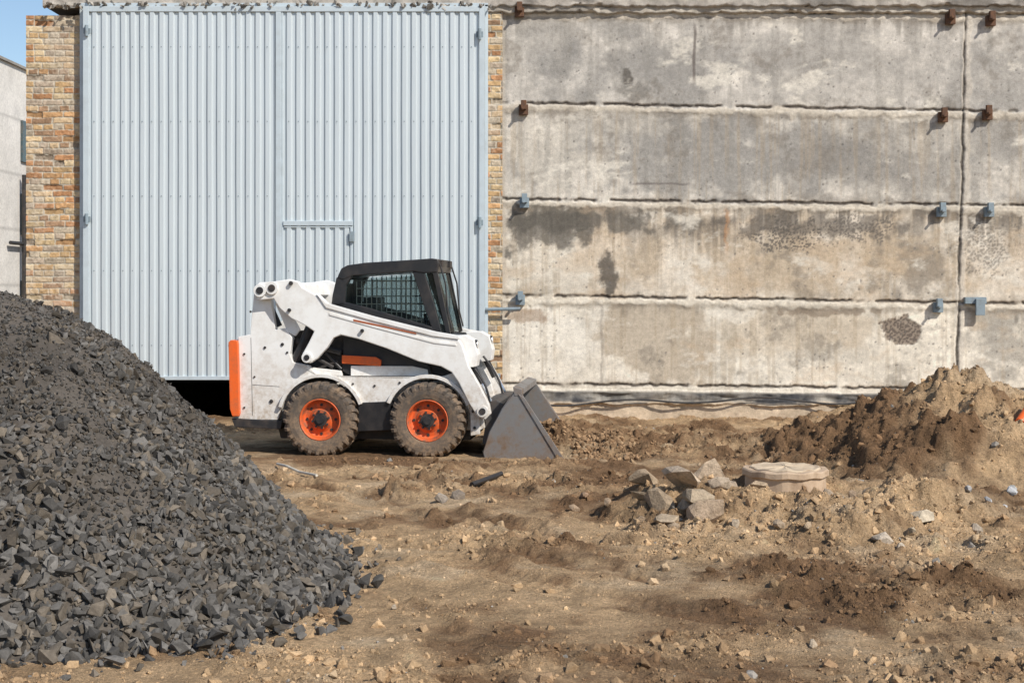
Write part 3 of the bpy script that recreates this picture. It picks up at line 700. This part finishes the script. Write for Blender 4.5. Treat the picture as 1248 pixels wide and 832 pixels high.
for D in (C0+.05, 2*DC-C0-.05):
    for px in np.arange(428, 520, 6.2):
        q = clipy(px)
        if q: a = P(px, q[0], C0); b = P(px, q[1], C0); add_cyl(bm, (a[0], D, a[2]), (b[0], D, b[2]), .005, 6)
    for py in np.arange(342, 397, 9.5):
        q = clipx(py, wpoly)
        if q:
            a = P(max(q[0],428), py, C0); b = P(q[1], py, C0)
            if b[0] > a[0]: add_cyl(bm, (a[0], D, a[2]), (b[0], D, b[2]), .005, 6)
bm_obj('window_grille', bm, mat_p('grille_steel', (.16,.17,.17), .5), ld)
bm = bmesh.new(); a = P(440, 400, DC); add_box(bm, a[0], a[0]+.45, DC-.24, DC+.24, 1.12, 1.30); add_box(bm, a[0]-.02, a[0]+.12, DC-.23, DC+.23, 1.3, 1.62)
add_cyl(bm, (P(520,400,DC)[0], DC-.3, 1.2), (P(514,380,DC)[0], DC-.3, 1.45), .02, 10); add_cyl(bm, (P(520,400,DC)[0], DC+.3, 1.2), (P(514,380,DC)[0], DC+.3, 1.45), .02, 10)
bm_obj('operator_seat', bm, M_black, ld, .03)
bm = bmesh.new()
for s in (1, -1):
    a = P(531,322,C0); pv = (a[0]+.0, DC-s*.40, a[2])
    for q in ((538,345),(541,380),(546,400)):
        b = P(*q, C0); b = (b[0], DC-s*.42, b[2]); add_cyl(bm, pv, b, .009, 8); pv = b
add_box(bm, P(527,0,C0)[0], P(533,0,C0)[0], DC-.35, DC-.2, P(0,325,C0)[2], P(0,317,C0)[2]); add_box(bm, P(527,0,C0)[0], P(533,0,C0)[0], DC+.2, DC+.35, P(0,325,C0)[2], P(0,317,C0)[2])
bm_obj('grab_rails', bm, M_blackm, ld)
def wheel(name, px, side, cz=.377):
    cx = P(px, 511, DL)[0]; w = empty(name, (cx, DL, cz)); par(w, ld)
    cy = DL+.14 if side > 0 else 2*DC-DL-.14
    s = -1 if side > 0 else 1
    bm = bmesh.new()
    prof = [(.205,-.115),(.225,-.128),(.27,-.138),(.315,-.138),(.345,-.128),(.362,-.105),(.368,-.05),(.369,0),(.368,.05),(.362,.105),(.345,.128),(.315,.138),(.27,.138),(.225,.128),(.205,.115)]
    lathe(bm, prof, cx, cz, cy, 64)
    bmesh.ops.remove_doubles(bm, verts=bm.verts, dist=1e-5)
    def pt(r, a, y): return (cx+r*math.cos(a), cy+y, cz+r*math.sin(a))
    nl = 26
    for sd in (-1, 1):
        for i in range(nl):
            a = 2*math.pi*(i+(.5 if sd > 0 else 0))/nl; wd = .052; sk = .09
            secs = [(.01, -sk, .366, .389), (.075, 0, .364, .389), (.118, .04, .350, .383), (.141, .055, .318, .352)]
            vs = []
            for yy, da, r0, r1 in secs:
                vs.append([bm.verts.new(pt(rr, a+da+dd, sd*yy)) for rr, dd in ((r0,-wd*1.15),(r0,wd*1.15),(r1,wd*.8),(r1,-wd*.8))])
            for A, B in zip(vs[:-1], vs[1:]):
                for j in range(4): bm.faces.new([A[j], A[(j+1) % 4], B[(j+1) % 4], B[j]])
            bm.faces.new(vs[0]); bm.faces.new(vs[-1][::-1])
    bm_obj(name+'_tyre', bm, M_tyre, w)
    bm = bmesh.new()
    lathe(bm, [(.209,.117),(.214,.124),(.206,.128),(.196,.118),(.188,.085),(.182,.055),(.165,.045),(.13,.050),(.105,.068),(.098,.085),(.001,.086)], cx, cz, cy, 56, s)
    bm_obj(name+'_rim', bm, M_rim, w, smooth=False)
    bm = bmesh.new()
    add_cyl(bm, (cx, cy+s*.08, cz), (cx, cy+s*.105, cz), .070, 24); add_cyl(bm, (cx, cy+s*.10, cz), (cx, cy+s*.135, cz), .038, 20)
    for i in range(8):
        a = 2*math.pi*i/8+.2; x = cx+.084*math.cos(a); z = cz+.084*math.sin(a)
        add_cyl(bm, (x, cy+s*.08, z), (x, cy+s*.108, z), .0125, 6)
    for i in range(8):
        a = 2*math.pi*i/8; x = cx+.148*math.cos(a); z = cz+.148*math.sin(a)
        add_cyl(bm, (x, cy+s*.04, z), (x, cy+s*.0535, z), .015, 12)
    bm_obj(name+'_hub', bm, M_blackm, w)
for nm, px, sd in (('rear_wheel', 388, 1), ('front_wheel', 521, 1), ('rear_wheel_far', 388, -1), ('front_wheel_far', 521, -1)):
    wheel(nm, px, sd)
bpy.context.view_layer.update()
for o in bpy.data.objects:
    if o.parent and o.parent.parent:
        o.matrix_parent_inverse = o.parent.matrix_world.inverted()
bm = bmesh.new()
for px in (388, 521):
    x = P(px, 0, DL)[0]; add_cyl(bm, (x, DL+.1, .377), (x, 2*DC-DL-.1, .377), .07, 14)
bm_obj('axles', bm, M_blackm, ld)
B0 = 14.40; B1 = 16.06
side = [(630,474),(638,480),(645,492),(690,560),(689,569),(592,557),(590,549),(598,524),(613,497)]
bm = bmesh.new()
for y0 in (B0, B1-.02): add_prism(bm, conv(side, B0), y0, y0+.02)
bm_obj('bucket_sides', bm, M_steel, ld, .003)
bm = bmesh.new()
outer = [(629,473),(612,497),(597,524),(589,549),(591,558),(600,560),(689,570)]
inner = [(689,568),(602,556),(596,550),(602,526),(616,500),(634,476)]
add_prism(bm, conv(outer+inner, B0), B0+.021, B1-.021)
bm_obj('bucket_shell', bm, M_steel, ld, .002)
bm = bmesh.new()
add_prism(bm, conv([(660,561.5),(692,566.5),(691,571),(658,567)], B0), B0-.012, B1+.012)
for y0 in (B0-.012, B1): add_prism(bm, conv([(632,478),(640,483),(690,559),(683,561)], B0), y0, y0+.012)
add_prism(bm, conv([(626,470),(637,473),(637,480),(628,481)], B0), B0-.006, B1+.006)
bm_obj('bucket_edges', bm, M_steel, ld, .003)
# yaw the whole machine slightly so its nose turns towards the yard
yaw = math.radians(-6)
piv = Vector((P(455,0,DL)[0], DL, 0)); Rz = Matrix.Rotation(yaw, 4, 'Z')
ld.matrix_world = Matrix.Translation(piv) @ Rz @ Matrix.Translation(-piv) @ Matrix.Translation(ld.location)
n = 1800; x = rng.normal(.85, .30, n); y = rng.uniform(B0-.2, B1+.3, n)
ok = (x > .62) | (y > 14.6); x = x[ok]; y = y[ok]; n = len(x)
gz = ground(x, y)[0]; s = rng.uniform(.008, .042, n)
scatter('soil_by_bucket', np.stack([x, y, gz+s*.2], 1), s, np.array([.26,.165,.092])*rng.uniform(.6,1.5,(n,1)), M_clod, T_cl, seed=20)

# ------------------------------------------------------------ manhole
mx, my = MX, MY
mh = empty('concrete_manhole', (mx, my, .1))
def lobj(name, prof, mat, bevel=.006):
    bm = bmesh.new()
    n = 48; rings = [[bm.verts.new((mx+r*math.cos(2*math.pi*i/n)*(1+.010*math.sin(i*2.3)), my+r*math.sin(2*math.pi*i/n)*(1+.010*math.sin(i*1.7)), z+.005*math.sin(i*1.3))) for i in range(n)] for r, z in prof]
    for a, b in zip(rings[:-1], rings[1:]):
        for i in range(n): bm.faces.new([a[i], a[(i+1) % n], b[(i+1) % n], b[i]])
    return bm_obj(name, bm, mat, mh)
M_mh = mat_p('manhole_concrete', (.48,.36,.25), .9, 0, dcol=(.28,.185,.115), amt=1.0, scale=7, bstr=.8)
M_lid = mat_p('manhole_lid_dusty', (.55,.44,.31), .85, 0, dcol=(.32,.23,.155), amt=1.0, scale=8, bstr=.5)
lobj('ring', [(.30,-.2),(.325,.05),(.322,.19),(.33,.20),(.345,.205),(.345,.245),(.335,.255),(.29,.256),(.285,.248)], M_mh)
lobj('lid', [(.284,.24),(.282,.262),(.27,.268),(.24,.262),(.05,.268),(.0001,.268)], M_lid)

# ------------------------------------------------------------ debris
def ground_stick(name, pts, r, mat, lift=.01):
    bm = bmesh.new(); pv = None
    for px, py in pts:
        gx, gy, gz = place(px, py); q = (gx, gy, gz+r+lift)
        if pv: add_cyl(bm, pv, q, r, 8)
        pv = q
    bm_obj(name, bm, mat)
ground_stick('bleached_branch', [(338,569),(350,575),(365,579),(386,583)], .012, M_wood, .02)
ground_stick('black_hose', [(575,596),(611,584)], .022, M_black, .02)
x, _, z = P(1243, 503, 12.9)
bm = bmesh.new(); add_cyl(bm, (x-.05, 12.75, z-.08), (x+.12, 12.9, z+.08), .05, 20); add_cyl(bm, (x+.11, 12.89, z+.07), (x+.5, 13.1, z+.1), .05, 20)
bm_obj('orange_drain_pipe', bm, M_orange)

# ------------------------------------------------------------ light, world, camera
to = Vector((.56, -.57, .70)).normalized()
sl = bpy.data.lights.new('sun', 'SUN'); sl.energy = 4.9; sl.angle = math.radians(.6); sl.color = (1, .94, .85)
so = bpy.data.objects.new('sun', sl); so.rotation_euler = (-to).to_track_quat('-Z', 'Y').to_euler(); so.location = (6, -4, 12); scene.collection.objects.link(so)
w = bpy.data.worlds.new('World'); scene.world = w; w.use_nodes = True; t = w.node_tree
sk = t.nodes.new('ShaderNodeTexSky'); sk.sky_type = 'NISHITA'; sk.sun_disc = False; sk.sun_elevation = math.asin(to.z); sk.sun_rotation = math.atan2(to.x, to.y)
sk.dust_density = .6; sk.ozone_density = 2.0
t.links.new(sk.outputs[0], t.nodes['Background'].inputs[0]); t.nodes['Background'].inputs[1].default_value = .13
cam = bpy.data.cameras.new('camera'); co = bpy.data.objects.new('camera', cam); scene.collection.objects.link(co)
co.location = (0, 0, 1.7); co.rotation_euler = (math.radians(90), 0, 0); cam.lens = 50; cam.sensor_width = 36; cam.shift_y = -63/1248; cam.clip_end = 3000; cam.clip_start = .1
scene.camera = co
scene.view_settings.view_transform = 'Standard'; scene.view_settings.look = 'None'; scene.view_settings.exposure = 0
